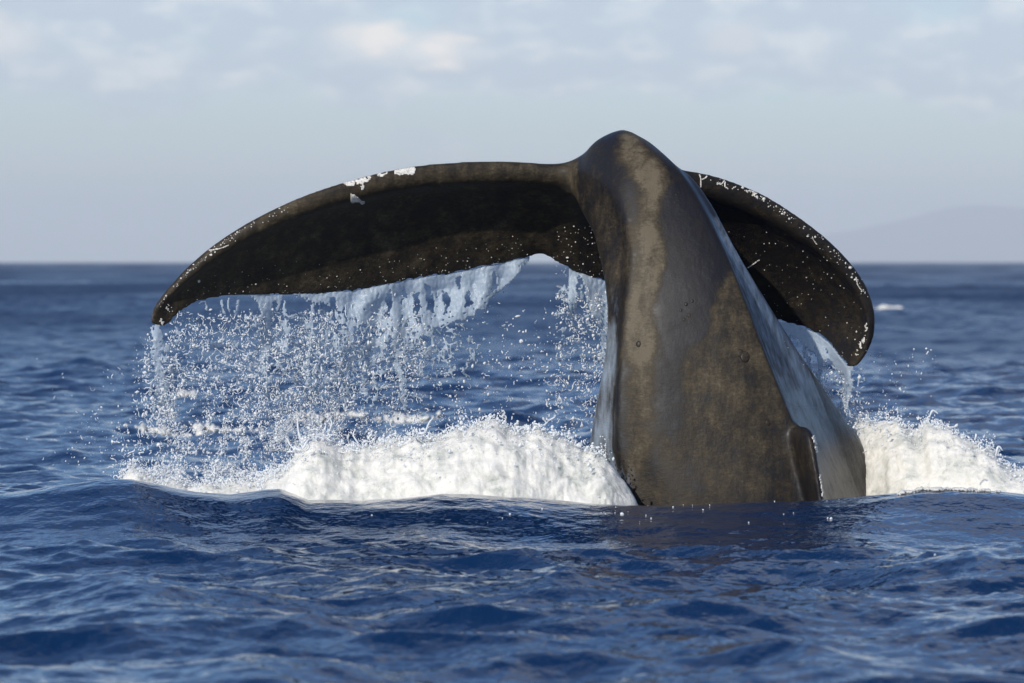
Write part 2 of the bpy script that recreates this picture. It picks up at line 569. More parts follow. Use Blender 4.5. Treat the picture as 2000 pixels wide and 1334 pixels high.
# ------------------------------------------------------------------ the whale
STOCK = [  # rings: belly ridge, flank, flank, back ridge, far flank, far edge, hidden side, belly edge
    [(1225, 1150, 30.0), (1340, 1150, 29.75), (1500, 1150, 29.75), (1640, 1150, 29.95), (1725, 1150, 30.9), (1850, 1130, 32.1), (1560, 1130, 32.5), (1120, 1130, 30.5)],
    [(1232, 980, 30.02), (1340, 985, 29.82), (1480, 985, 29.80), (1605, 980, 29.98), (1662, 980, 30.85), (1744, 975, 31.75), (1500, 960, 32.2), (1155, 970, 30.4)],
    [(1206, 880, 30.08), (1300, 885, 29.9), (1450, 885, 29.88), (1570, 880, 30.02), (1622, 880, 30.8), (1684, 878, 31.55), (1460, 870, 31.95), (1165, 872, 30.42)],
    [(1205, 780, 30.12), (1290, 785, 29.98), (1430, 785, 29.95), (1530, 780, 30.06), (1577, 780, 30.7), (1616, 778, 31.3), (1430, 770, 31.65), (1181, 775, 30.42)],
    [(1211, 680, 30.17), (1290, 685, 30.05), (1410, 685, 30.03), (1490, 680, 30.12), (1525, 680, 30.58), (1548, 678, 31.0), (1390, 670, 31.35), (1195, 675, 30.42)],
    [(1222, 580, 30.24), (1285, 585, 30.14), (1385, 585, 30.12), (1452, 580, 30.20), (1472, 580, 30.45), (1485, 578, 30.72), (1350, 570, 31.05), (1190, 575, 30.5)],
    [(1230, 490, 30.32), (1275, 495, 30.25), (1360, 495, 30.23), (1415, 490, 30.30), (1425, 488, 30.42), (1430, 485, 30.55), (1310, 475, 30.85), (1168, 485, 30.68)],
    [(1216, 415, 30.42), (1260, 415, 30.36), (1330, 412, 30.36), (1373, 405, 30.42), (1380, 400, 30.52), (1382, 395, 30.62), (1280, 400, 30.95), (1142, 430, 30.9)],
    [(1190, 362, 30.55), (1235, 345, 30.5), (1295, 335, 30.5), (1330, 337, 30.55), (1338, 338, 30.65), (1338, 342, 30.75), (1250, 365, 31.0), (1125, 400, 31.0)],
    [(1160, 345, 30.72), (1200, 300, 30.66), (1255, 283, 30.68), (1290, 294, 30.75), (1302, 312, 30.85), (1300, 335, 30.9), (1230, 365, 31.1), (1118, 385, 31.1)],
    [(1132, 340, 30.9), (1160, 278, 30.9), (1215, 253, 30.95), (1255, 270, 31.0), (1275, 302, 31.02), (1270, 335, 31.05), (1200, 375, 31.2), (1112, 385, 31.2)],
    [(1118, 345, 31.05), (1145, 300, 31.1), (1195, 272, 31.15), (1235, 288, 31.2), (1250, 322, 31.2), (1240, 360, 31.2), (1170, 400, 31.3), (1102, 395, 31.3)],
    [(1092, 380, 31.27), (1112, 342, 31.34), (1160, 322, 31.44), (1200, 342, 31.46), (1210, 382, 31.46), (1200, 415, 31.46), (1140, 425, 31.47), (1092, 420, 31.44)],
    [(1092, 425, 31.62), (1104, 408, 31.62), (1130, 398, 31.64), (1156, 408, 31.66), (1160, 428, 31.68), (1148, 444, 31.68), (1118, 448, 31.66), (1096, 442, 31.64)],
]
LEFT = [  # leading point, trailing point (bearing, height, distance) from root to tip
    ((1215, 302, 31.05), (1140, 470, 31.62)), ((1110, 319, 31.05), (1066, 495, 31.66)), ((1000, 316, 31.02), (988, 515, 31.64)),
    ((900, 317, 30.98), (893, 535, 31.60)), ((800, 326, 30.93), (800, 550, 31.54)), ((700, 348, 30.88), (702, 570, 31.45)),
    ((600, 380, 30.83), (612, 578, 31.33)), ((510, 421, 30.79), (532, 580, 31.20)), ((430, 470, 30.77), (462, 581, 31.07)),
    ((370, 520, 30.76), (410, 586, 30.97)), ((322, 570, 30.76), (372, 599, 30.89)), ((297, 606, 30.77), (344, 622, 30.84)), ((293, 633, 30.79), (324, 641, 30.82)),
]
RIGHT = [
    ((1180, 302, 31.0), (1060, 480, 31.62)), ((1245, 312, 31.05), (1088, 518, 31.70)), ((1325, 330, 31.12), (1180, 553, 31.80)),
    ((1400, 345, 31.18), (1290, 583, 31.88)), ((1480, 375, 31.24), (1400, 608, 31.92)), ((1540, 410, 31.28), (1480, 625, 31.92)),
    ((1600, 454, 31.32), (1548, 637, 31.88)), ((1650, 501, 31.36), (1595, 655, 31.80)), ((1687, 551, 31.39), (1622, 676, 31.70)),
    ((1706, 601, 31.42), (1640, 700, 31.60)), ((1707, 646, 31.44), (1650, 712, 31.53)), ((1692, 690, 31.45), (1656, 720, 31.49)), ((1678, 712, 31.46), (1660, 723, 31.48)),
]


def px3(a):
    a = np.asarray(a, float)
    return P(a[..., 0], a[..., 1], a[..., 2])


def closed_loft(rings):
    r, c, _ = rings.shape
    co = rings.reshape(-1, 3)
    q = grid_faces(r, c, wrap=True)
    c0, c1 = rings[0].mean(0), rings[-1].mean(0)
    n = len(co)
    co = np.concatenate([co, [c0, c1]])
    j = np.arange(c); j2 = (j + 1) % c
    t0 = np.stack([j2, j, np.full(c, n)], -1)
    o = (r - 1) * c
    t1 = np.stack([o + j, o + j2, np.full(c, n + 1)], -1)
    return co, np.concatenate([t0, t1]), q


def stock_mesh():
    w = px3(STOCK)                                     # stations x 8 x 3
    low = smooth01(9.5, 6.5, np.arange(len(w)))[:, None]
    A, F1, F2, B, R1, R, K_, L = [w[:, k] for k in range(8)]
    F1 = F1 + (A * 0.7 + B * 0.3 - F1) * [0, 0.5, 0] * low
    F2 = F2 + (A * 0.3 + B * 0.7 - F2) * [0, 0.5, 0] * low
    flat = (B + R) / 2
    R1 = R1 + (flat - R1) * 0.75 * low
    w = np.stack([A + (L - A) * 0.2, A, A + (F1 - A) * 0.3, F1, F2, B + (F2 - B) * (0.3 - 0.22 * low), B, B + (R1 - B) * (0.4 - 0.25 * low), R1, R, K_, L], 1)
    st = catmull(w, 8)                                 # along the tail
    ring = np.stack([catmull(s, 7, closed=True) for s in st])
    return closed_loft(ring)


def fin_mesh():
    #        py   left root          left face          edge left      edge           right face     right root
    rows = [(832, (1546, 30.12), (1561, 30.00), (1562, 29.95), (1572, 29.96), (1570, 30.0), (1556, 30.12)),
            (839, (1540, 30.12), (1557, 29.97), (1568, 29.86), (1582, 29.86), (1580, 29.93), (1560, 30.14)),
            (850, (1536, 30.12), (1555, 29.93), (1573, 29.81), (1588, 29.81), (1587, 29.89), (1564, 30.15)),
            (880, (1538, 30.12), (1560, 29.91), (1579, 29.77), (1593, 29.77), (1592, 29.87), (1572, 30.16)),
            (920, (1546, 30.12), (1569, 29.89), (1587, 29.74), (1600, 29.74), (1599, 29.86), (1584, 30.18)),
            (960, (1556, 30.12), (1578, 29.87), (1594, 29.72), (1606, 29.72), (1606, 29.85), (1598, 30.20)),
            (1010, (1566, 30.12), (1590, 29.85), (1604, 29.70), (1616, 29.71), (1616, 29.85), (1612, 30.20)),
            (1120, (1566, 30.12), (1612, 29.82), (1628, 29.70), (1640, 29.71), (1642, 29.85), (1636, 30.20))]
    w = np.array([[P(x, r[0], y) for x, y in r[1:]] for r in rows])
    w = catmull(w, 6)
    ring = np.stack([catmull(s, 6, closed=True) for s in w])
    return closed_loft(ring)


def fluke_mesh(rows, tmax):
    w = px3(rows)
    w = catmull(w, 10)                                 # span x 2 x 3
    n = len(w)
    nc = 28
    s = (1 - np.cos(np.linspace(0, np.pi, nc))) / 2
    u = np.linspace(0, 1, n)
    lead, trail = w[:, 0], w[:, 1]
    chord = trail - lead
    span = np.gradient((lead + trail) / 2, axis=0)
    nor = np.cross(chord, span)
    nor /= np.linalg.norm(nor, axis=1)[:, None] + 1e-9
    nor *= np.where(nor[:, 1] > 0, -1, 1)[:, None]     # toward the belly side
    cl = np.linalg.norm(chord, axis=1)
    t0 = np.minimum(tmax * (1 - 0.72 * u) ** 0.9, cl * 0.16)
    prof = 1.7 * np.sqrt(np.maximum(s, 0)) * (1 - s) ** 0.9 * (1 + 1.3 * np.exp(-((s - 0.09) / 0.085) ** 2)) * 0.8
    th = t0[:, None] * prof[None, :] + (0.010 * (1 - 0.3 * u))[:, None] * np.sqrt(np.clip(s * (1 - s) * 8, 0, 1))[None, :]
    camber = -(cl * 0.085)[:, None] * (np.sin(np.pi * np.clip((s - 0.05) / 0.95, 0, 1)) ** 1.2)[None, :]
    wob = 0.017 * noise(u[:, None] * 64, s[None, :] * 2, 2.2) * s[None, :] ** 4
    mid = lead[:, None] + chord[:, None] * (s[None, :, None] + wob[..., None])
    a = mid + nor[:, None] * (camber + th)[..., None]
    bq = mid + nor[:, None] * (camber - th * 0.75)[..., None]
    ring = np.concatenate([a, bq[:, -2:0:-1]], 1)
    return closed_loft(ring)


def level_set(mesh, lo, shape, vox, hw):
    import openvdb
    co, t, q = mesh
    tr = openvdb.createLinearTransform(vox)
    g = openvdb.FloatGrid.createLevelSetFromPolygons((co - lo).astype(np.float32), triangles=t.astype(np.uint32), quads=q.astype(np.uint32), transform=tr, halfWidth=hw)
    arr = np.full(shape, vox * hw, np.float32)
    g.copyToArray(arr)
    return arr


def smin(a, b, k):
    h = np.clip(0.5 + 0.5 * (b - a) / k, 0, 1)
    return b + (a - b) * h - k * h * (1 - h)


def build_whale():
    import openvdb
    ms = [stock_mesh(), fluke_mesh(LEFT, 0.10), fluke_mesh(RIGHT, 0.10), fin_mesh()]
    vox, hw = 0.0155, 10.0
    allp = np.concatenate([m[0] for m in ms])
    lo = allp.min(0) - 0.3
    lo[2] = max(lo[2], -0.45)
    shape = tuple(np.ceil((allp.max(0) + 0.3 - lo) / vox).astype(int))
    a, l, r, fin = [level_set(m, lo, shape, vox, hw) for m in ms]
    f = smin(l, r, 0.05)
    body = smin(a, f, 0.10)
    d = smin(body, fin, 0.035)
    g = openvdb.FloatGrid(background=float(vox * hw))
    g.copyFromArray(d)
    g.transform = openvdb.createLinearTransform(vox)
    g.gridClass = openvdb.GridClass.LEVEL_SET
    pts, quads = g.convertToQuads(isovalue=0.0)
    pts = pts + lo
    quads = quads.astype(np.int64)
    # relax: a little everywhere, much more where the flukes leave the tail
    e = np.unique(np.sort(np.concatenate([quads[:, [0, 1]], quads[:, [1, 2]], quads[:, [2, 3]], quads[:, [3, 0]]]), 1), axis=0)
    deg = np.bincount(e.ravel(), minlength=len(pts))
    j1 = P(1150, 370, 31.1)
    dist = np.linalg.norm((pts - j1) / [0.55, 0.9, 0.45], axis=1)
    wj = 1 - smooth01(0.6, 1.1, dist)
    for it in range(46):
        acc = np.stack([np.bincount(e[:, 0], pts[e[:, 1], k], len(pts)) + np.bincount(e[:, 1], pts[e[:, 0], k], len(pts)) for k in range(3)], -1)
        lap = acc / np.maximum(deg, 1)[:, None] - pts
        wgt = 0.5 * np.maximum(wj, 1.0 if it < 6 else 0.0)
        pts = pts + lap * wgt[:, None]
    v = pts[quads]
    vol = np.einsum('ij,ij->i', v[:, 0], np.cross(v[:, 1], v[:, 2])).sum() + np.einsum('ij,ij->i', v[:, 0], np.cross(v[:, 2], v[:, 3])).sum()
    if vol < 0:
        quads = quads[:, ::-1]
    # the fin is its own part; its skin runs on from the flank without a seam
    gi = np.clip(np.round((pts - lo) / vox).astype(int), 0, np.array(shape) - 1)
    onfin = fin[gi[:, 0], gi[:, 1], gi[:, 2]] < body[gi[:, 0], gi[:, 1], gi[:, 2]] - 0.004
    ff = onfin[quads].sum(1) >= 2
    v = pts[quads]
    fn = np.cross(v[:, 2] - v[:, 0], v[:, 3] - v[:, 1])
    vn = np.stack([sum(np.bincount(quads[:, c], fn[:, k], len(pts)) for c in range(4)) for k in range(3)], -1)
    vn /= np.linalg.norm(vn, axis=1)[:, None] + 1e-12

    def piece(name, fmask, parent=None):
        used = np.unique(quads[fmask]); remap = np.full(len(pts), -1); remap[used] = np.arange(len(used))
        ob = mesh_np(name, pts[used], remap[quads[fmask]], M_SKIN, parent)
        ob.data.normals_split_custom_set_from_vertices([tuple(n_) for n_ in vn[used]])
        return ob, used
    o, used_o = piece('whale', ~ff)
    fo, used_f = piece('dorsal_fin', ff, o)
    # skin tone: brown flank, darker and paler patches
    px = 1000 + pts[:, 0] / (K * pts[:, 1]); py = 512 - (pts[:, 2] - CAM_H) / (K * pts[:, 1])
    wx = px + 16 * fbm(pts[:, 0] * 3, pts[:, 1] * 3, pts[:, 2] * 3, 3); wy = py + 34 * fbm(pts[:, 0] * 3 + 9, pts[:, 1] * 3, pts[:, 2] * 3, 3)

    def stroke(line, rad, soft=0.6):
        line = np.asarray(line, float); best = np.full(len(wx), 1e9)
        for p, q in zip(line[:-1], line[1:]):
            dd = q - p
            t = np.clip(((wx - p[0]) * dd[0] + (wy - p[1]) * dd[1]) / (dd @ dd), 0, 1)
            best = np.minimum(best, np.hypot(wx - p[0] - t * dd[0], wy - p[1] - t * dd[1]))
        return 1 - smooth01(rad * (1 - soft), rad * (1 + soft), best)

    # share of each vertex that belongs to the tail stock
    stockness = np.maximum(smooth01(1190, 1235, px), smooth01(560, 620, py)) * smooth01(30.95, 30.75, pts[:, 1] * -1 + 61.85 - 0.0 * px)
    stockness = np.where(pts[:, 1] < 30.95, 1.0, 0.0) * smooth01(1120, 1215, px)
    tone = np.where(px < 1130, 0.58, 0.30) * (1 - stockness) + 0.48 * stockness  # right fluke toned darker, standing for the stock's shade on it
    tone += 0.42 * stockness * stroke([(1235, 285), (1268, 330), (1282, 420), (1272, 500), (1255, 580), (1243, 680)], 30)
    tone += 0.12 * stockness * stroke([(1400, 620), (1420, 740), (1400, 960)], 90)
    tone += 0.12 * stockness * stroke([(1500, 640), (1530, 800)], 25)
    tone += 0.18 * stockness * stroke([(1245, 720), (1250, 960)], 25)
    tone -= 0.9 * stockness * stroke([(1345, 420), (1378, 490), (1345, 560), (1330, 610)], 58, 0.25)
    tone -= 0.3 * stockness * stroke([(1175, 290), (1205, 330), (1222, 400)], 24)
    tone -= 0.38 * stockness * stroke([(1318, 600), (1312, 700), (1310, 830)], 26)
    tone -= 0.20 * stockness * stroke([(1215, 560), (1208, 700), (1210, 860)], 10)
    tone -= 0.25 * stockness * stroke([(1185, 270), (1230, 258), (1290, 300), (1345, 370), (1420, 500)], 13)
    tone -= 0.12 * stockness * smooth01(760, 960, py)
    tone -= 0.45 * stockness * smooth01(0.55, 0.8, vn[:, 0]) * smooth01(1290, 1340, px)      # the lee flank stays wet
    tone -= 0.10 * onfin
    tone += 0.30 * stroke([(1345, 465), (1355, 475)], 10)
    # water film with painted sky sheen on the lee flank and the belly side
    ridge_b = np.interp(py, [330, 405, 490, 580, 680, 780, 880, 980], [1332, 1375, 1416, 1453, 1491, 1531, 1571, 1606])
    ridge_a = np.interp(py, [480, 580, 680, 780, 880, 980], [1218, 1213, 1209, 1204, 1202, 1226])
    film_sheen = np.where(pts[:, 1] < 32, 1.0, 0.0) * smooth01(-2, 7, px - ridge_b) * smooth01(0.2, 0.5, vn[:, 0]) * (smooth01(380, 470, py) * (1 - 0.9 * smooth01(690, 900, py))) * (pts[:, 1] < ridge_b * 0 + 31.0 + 0.6 * smooth01(600, 900, py)) * (1 - onfin) * (px < ridge_b + 110)
    film_sheen = 0.62 * film_sheen * (stockness > 0.5)
    film_sheen = np.maximum(film_sheen, (0.30 + 0.25 * smooth01(500, 700, py)) * (px < 1215) * smooth01(-2, 8, ridge_a - px) * smooth01(500, 660, py) * smooth01(0.1, 0.35, -vn[:, 0]))
    film_sheen = np.maximum(film_sheen, 0.45 * (pts[:, 1] < 30.6) * smooth01(890, 930, py) * (1 - smooth01(1222, 1252, px + 14 * noise(px / 14, py / 20, 3.0))))
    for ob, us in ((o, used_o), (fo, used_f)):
        at = ob.data.attributes.new('film_sheen', 'FLOAT', 'POINT')
        at.data.foreach_set('value', film_sheen[us].astype(np.float32))
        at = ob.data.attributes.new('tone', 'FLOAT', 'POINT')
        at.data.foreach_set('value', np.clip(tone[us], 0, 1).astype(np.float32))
    tag(o, 'dark wet whale tail arching over with both flukes hanging and streaming water', 'whale')
    return o, pts, quads


WHALE, W_PTS, W_QUADS = build_whale()
BVH = BVHTree.FromPolygons([tuple(p) for p in W_PTS], [tuple(q) for q in W_QUADS.tolist()])
EYE = Vector((0, 0, CAM_H))


def hit(px, py):
    d = Vector(P(px, py, 30.0)) - EYE
    d.normalize()
    loc, nor, idx, _ = BVH.ray_cast(EYE, d)
    if loc is None:
        return None
    if nor.dot(d) > 0:
        nor = -nor
    return np.array(loc), np.array(nor)


def patch(name, poly, parent, mat=M_SCAR, step=2.2, lift=0.004, rough=1.0, keep=0.0):
    """a scar: an irregular raised patch lying on the skin"""
    poly = np.asarray(poly, float)
    x0, y0 = poly.min(0) - 3; x1, y1 = poly.max(0) + 3
    xs = np.arange(x0, x1 + step, step); ys = np.arange(y0, y1 + step, step)
    gx, gy = np.meshgrid(xs, ys, indexing='ij')
    cx = gx + 2.5 * rough * noise(gx / 7, gy / 7, 1.1); cy = gy + 2.5 * rough * noise(gx / 7, gy / 7, 8.3)
    ins = np.zeros(gx.shape, bool)
    n = len(poly)
    for i in range(n):
        (ax, ay), (bx, by) = poly[i], poly[(i + 1) % n]
        c = ((ay > cy) != (by > cy)) & (cx < (bx - ax) * (cy - ay) / (by - ay + 1e-9) + ax)
        ins ^= c
    if keep:
        ins &= fbm(gx / 6, gy / 6, 3.3, 3) > keep
    idx = {}; co = []; nr = []
    faces = []
    for i in range(len(xs) - 1):
        for j in range(len(ys) - 1):
            if not (ins[i, j] and ins[i + 1, j] and ins[i, j + 1] and ins[i + 1, j + 1]):
                continue
            vs = []
            for (a, c) in ((i, j), (i + 1, j), (i + 1, j + 1), (i, j + 1)):
                if (a, c) not in idx:
                    h = hit(gx[a, c], gy[a, c])
                    if h is None:
                        idx[(a, c)] = -1
                    else:
                        idx[(a, c)] = len(co); co.append(h[0]); nr.append(h[1])
                vs.append(idx[(a, c)])
            if -1 not in vs:
                faces.append(vs)
    if not faces:
        return None
    co = np.array(co); nr = np.array(nr); f = np.array(faces)
    m = len(co)
    topv = co + nr * lift; botv = co - nr * 0.004
    e = np.sort(np.concatenate([f[:, [0, 1]], f[:, [1, 2]], f[:, [2, 3]], f[:, [3, 0]]]), 1)
    eo = np.concatenate([f[:, [0, 1]], f[:, [1, 2]], f[:, [2, 3]], f[:, [3, 0]]])
    _, inv, cnt = np.unique(e, axis=0, return_inverse=True, return_counts=True)
    be = eo[cnt[inv.ravel()] == 1]
    side = np.stack([be[:, 1], be[:, 0], be[:, 0] + m, be[:, 1] + m], -1)
    return mesh_np(name, np.concatenate([topv, botv]), [f, f[:, ::-1] + m, side], mat, parent)


def thick_line(pts, w):
    pts = catmull(np.asarray(pts, float), 4)
    d = np.gradient(pts, axis=0); d /= np.linalg.norm(d, axis=1)[:, None] + 1e-9
    nn = np.stack([-d[:, 1], d[:, 0]], -1)
    return np.concatenate([pts + nn * w, (pts - nn * w)[::-1]])


def build_scars():
    A = lambda poly, lab=None, **k: (lambda o: o and lab and tag(o, lab))(patch('scar', poly, WHALE, **k))
    # left fluke, leading edge
    A([(668, 352), (674, 345), (690, 342), (706, 339), (716, 338), (727, 346), (722, 354), (712, 358), (710, 372), (705, 372), (704, 360), (692, 364), (678, 364), (671, 360)], 'largest white scar on the leading edge', keep=-0.38, step=1.5)
    A([(683, 378), (692, 379), (700, 385), (706, 391), (713, 391), (714, 398), (706, 399), (698, 394), (685, 397)], 'white scar below the leading edge', step=1.6)
    A([(733, 338), (737, 345), (748, 346), (757, 340), (760, 330), (757, 329), (754, 337), (746, 340), (745, 334), (739, 335), (738, 342)], step=1.3, rough=0.5)
    A([(767, 332), (771, 326), (782, 323), (800, 321), (812, 323), (812, 338), (806, 343), (794, 341), (782, 343), (771, 341)], keep=-0.6, step=1.6)
    A(thick_line([(408, 489), (428, 486), (448, 478)], 1.7), step=1.2, rough=0.3)
    A([(428, 461), (434, 459), (435, 465), (430, 468)], step=1.2, rough=0.4)
    A([(500, 413), (509, 409), (507, 415), (500, 419)], step=1.2, rough=0.5)
    A([(330, 541), (338, 535), (342, 545), (333, 549)], step=1.2, rough=0.6)
    A([(482, 422), (492, 419), (490, 427), (484, 428)], step=1.2, rough=0.8)
    # right fluke
    A(thick_line([(1366, 341), (1369, 352), (1368, 366)], 2.0), step=1.3, rough=0.4)
    A(thick_line([(1368, 351), (1376, 349), (1382, 343)], 2.2), step=1.3, rough=0.4)
    A(thick_line([(1399, 356), (1408, 360), (1415, 353), (1416, 364), (1423, 370)], 2.0), step=1.3, rough=0.4)
    A([(1452, 368), (1466, 371), (1480, 377), (1492, 385), (1488, 392), (1474, 386), (1460, 378)], keep=-0.12, step=1.5)
    A(thick_line([(1672, 542), (1675, 556), (1682, 566), (1688, 566)], 1.6), step=1.2, rough=0.3)
    A(thick_line([(1586, 461), (1590, 470), (1596, 478)], 1.3), step=1.1, rough=0.3)
    A(thick_line([(1459, 524), (1474, 514), (1484, 507)], 1.5), step=1.2, rough=0.3)
    A([(1684, 640), (1693, 628), (1697, 640), (1691, 655), (1686, 662), (1684, 652)], keep=-0.05, step=1.4)
    A([(1671, 690), (1680, 664), (1690, 656), (1690, 668), (1684, 680), (1680, 696), (1672, 702)], keep=-0.12, step=1.4)
    A([(308, 626), (316, 620), (322, 628), (318, 636), (309, 634)], keep=-0.05, step=1.2)
    A([(322, 606), (328, 592), (332, 598), (328, 612)], keep=-0.05, step=1.2)
    # specks
    unit = ico(1)
    co = []; fa = []; n = 0
    spots = []
    r = np.random.default_rng(21)
    for _ in range(170):
        spots.append((r.uniform(1420, 1700), r.uniform(450, 715), r.lognormal(0.0, 0.4) * 0.0025))
    for _ in range(75):
        spots.append((r.uniform(1080, 1185), r.uniform(440, 552), r.lognormal(0.0, 0.4) * 0.0030))
    for _ in range(170):
        x = r.uniform(330, 1040)
        spots.append((x, np.interp(x, [330, 420, 600, 800, 1040], [625, 580, 575, 548, 505]) - abs(r.normal(0, 28)), r.lognormal(0.0, 0.4) * 0.0024))
    for _ in range(90):
        t = r.uniform(0, 1)
        x = 305 + 260 * t ** 1.3
        spots.append((x, np.interp(x, [300, 325, 370, 430, 510, 600], [610, 572, 522, 472, 423, 382]) + abs(r.normal(4, 7)), r.lognormal(0.0, 0.5) * 0.0034))
    for _ in range(120):
        t = r.uniform(0, 1)
        x = 1400 + 300 * t
        spots.append((x - abs(r.normal(2, 5)), np.interp(x, [1400, 1480, 1540, 1600, 1650, 1687, 1706], [347, 377, 412, 456, 503, 553, 603]) + abs(r.normal(4, 6)), r.lognormal(0.0, 0.5) * 0.0032))
    for (x, y, s) in spots:
        h = hit(x, y)
        if h is None or h[0][1] < 30.7: continue
        co.append(unit[0] * s * r.uniform(0.7, 1.3, 3) + h[0]); fa.append(unit[1] + n); n += len(unit[0])
    o = mesh_np('white_speck', np.concatenate(co), np.concatenate(fa), M_SCAR, WHALE)
    tag(o, 'tiny white specks and drops sprinkled over the flukes', kind='stuff')
    # skin warts on the flank
    for (x, y, s) in ((1455, 697, 0.030), (1446, 690, 0.022), (1340, 594, 0.011), (1330, 606, 0.009), (1352, 588, 0.010), (1346, 616, 0.011), (1336, 624, 0.010), (1247, 672, 0.016), (1500, 826, 0.015), (1321, 380, 0.007), (1319, 395, 0.007)):
        h = hit(x, y)
        if h is None: continue
        u2 = ico(2)
        nrm = Vector(h[1]); q = nrm.to_track_quat('Z', 'Y').to_matrix()
        c = u2[0] * [s, s * 1.25, s * 0.22]
        c = c @ np.array(q).T + h[0]
        w = mesh_np('wart', c, u2[1], M_SKIN, WHALE)
        a_ = w.data.attributes.new('tone', 'FLOAT', 'POINT'); a_.data.foreach_set('value', np.full(len(c), 0.5, np.float32))
    # fin edge: pale chafing above, painted glint below
    fin = bpy.data.objects['dorsal_fin']
    patch('scar', thick_line([(1587, 846), (1592, 866), (1595, 884)], 3.0), fin, step=1.3, keep=-0.2)
    patch('scar', thick_line([(1600, 925), (1605, 950), (1607, 972)], 2.0), fin, step=1.2, keep=0.0)  # sun glint on the lower edge, painted as a pale patch


_ico = {}


def ico(sub):
    if sub == 0:
        return np.array([(1, 0, 0), (-1, 0, 0), (0, 1, 0), (0, -1, 0), (0, 0, 1), (0, 0, -1)], float), np.array([(0, 2, 4), (2, 1, 4), (1, 3, 4), (3, 0, 4), (2, 0, 5), (1, 2, 5), (3, 1, 5), (0, 3, 5)])
    if sub not in _ico:
        import bmesh
        bm = bmesh.new()
        bmesh.ops.create_icosphere(bm, subdivisions=sub, radius=1.0)
        bm.verts.ensure_lookup_table()
        _ico[sub] = (np.array([v.co[:] for v in bm.verts]), np.array([[v.index for v in f.verts] for f in bm.faces]))
        bm.free()
    return _ico[sub]


build_scars()


# ------------------------------------------------------------------ falling water
def drops_mesh(cen, rad, stretch=None, sub=1):
    u, f = ico(sub)
    n = len(cen)
    a = rng.normal(size=(n, 3)) * 0.22 + 1.0
    s = np.clip(a, 0.5, 1.9) * rad[:, None]
    if stretch is not None:
        s[:, 2] *= stretch
    co = u[None] * s[:, None] 
    ang = rng.normal(0, 0.5, n); ca, sa = np.cos(ang)[:, None], np.sin(ang)[:, None]
    x = co[..., 0] * ca - co[..., 2] * sa; z = co[..., 0] * sa + co[..., 2] * ca
    co = np.stack([x, co[..., 1], z], -1) + cen[:, None]
    fa = f[None] + (np.arange(n) * len(u))[:, None, None]
    return co.reshape(-1, 3), fa.reshape(-1, 3)


def strands_mesh(p0, length, rad, curl, segs=7, sides=5):
    """n short bent threads of water: p0 (n,3)"""
    n = len(p0)
    ph = rng.uniform(0, 2 * np.pi, n); a0 = rng.normal(-np.pi / 2, 0.75, n)
    kap = rng.normal(0, curl, n)
    t = np.linspace(0, 1, segs + 1)
    ang = a0[:, None] + kap[:, None] * t[None, :] + 0.8 * np.sin(ph[:, None] + 5 * t[None, :])
    ds = (length / segs)[:, None]
    x = np.cumsum(np.cos(ang) * ds, 1); z = np.cumsum(np.sin(ang) * ds, 1)
    y = np.cumsum(0.5 * np.sin(ph[:, None] * 2 + 3 * t[None, :]) * ds, 1)
    path = p0[:, None] + np.stack([x, y, z], -1)
    rr = rad[:, None] * (0.45 + 0.75 * np.abs(np.sin(ph[:, None] + 6.5 * t[None, :])))
    rr[:, 0] *= 0.4; rr[:, -1] *= 0.5
    th = np.linspace(0, 2 * np.pi, sides, endpoint=False)
    nx = -np.sin(ang); nz = np.cos(ang)
    off = np.cos(th)[None, None, :, None] * np.stack([nx, 0 * nx, nz], -1)[:, :, None] + np.sin(th)[None, None, :, None] * np.array([0, 1, 0])
    co = path[:, :, None] + off * rr[:, :, None, None]
    base = grid_faces(segs + 1, sides, wrap=True)
    cap = np.array([[0, 1, 2, 3], [0, 3, 4, 4]])[:1]
    per = (segs + 1) * sides
    fa = base[None] + (np.arange(n) * per)[:, None, None]
    return co.reshape(-1, 3), fa.reshape(-1, 4)


LT = ([300, 326, 346, 372, 410, 462, 532, 612, 702, 800, 893, 988, 1066], [640, 638, 622, 599, 586, 581, 580, 578, 570, 550, 535, 515, 495], [30.80, 30.82, 30.84, 30.89, 30.97, 31.07, 31.20, 31.33, 31.45, 31.54, 31.60, 31.64, 31.66])
RT = ([1066, 1088, 1180, 1290, 1400, 1480, 1548, 1595, 1622, 1640, 1656, 1700], [495, 518, 553, 583, 608, 625, 637, 655, 676, 700, 720, 722], [31.66, 31.70, 31.80, 31.88, 31.92, 31.92, 31.88, 31.80, 31.70, 31.60, 31.49, 31.47])


def segdist(gx, gy, line):
    line = np.asarray(line, float)
    best = np.full(gx.shape, 1e9)
    for p, q in zip(line[:-1], line[1:]):
        d = q - p
        t = np.clip(((gx - p[0]) * d[0] + (gy - p[1]) * d[1]) / (d @ d), 0, 1)
        best = np.minimum(best, np.hypot(gx - p[0] - t * d[0], gy - p[1] - t * d[1]))
    return best


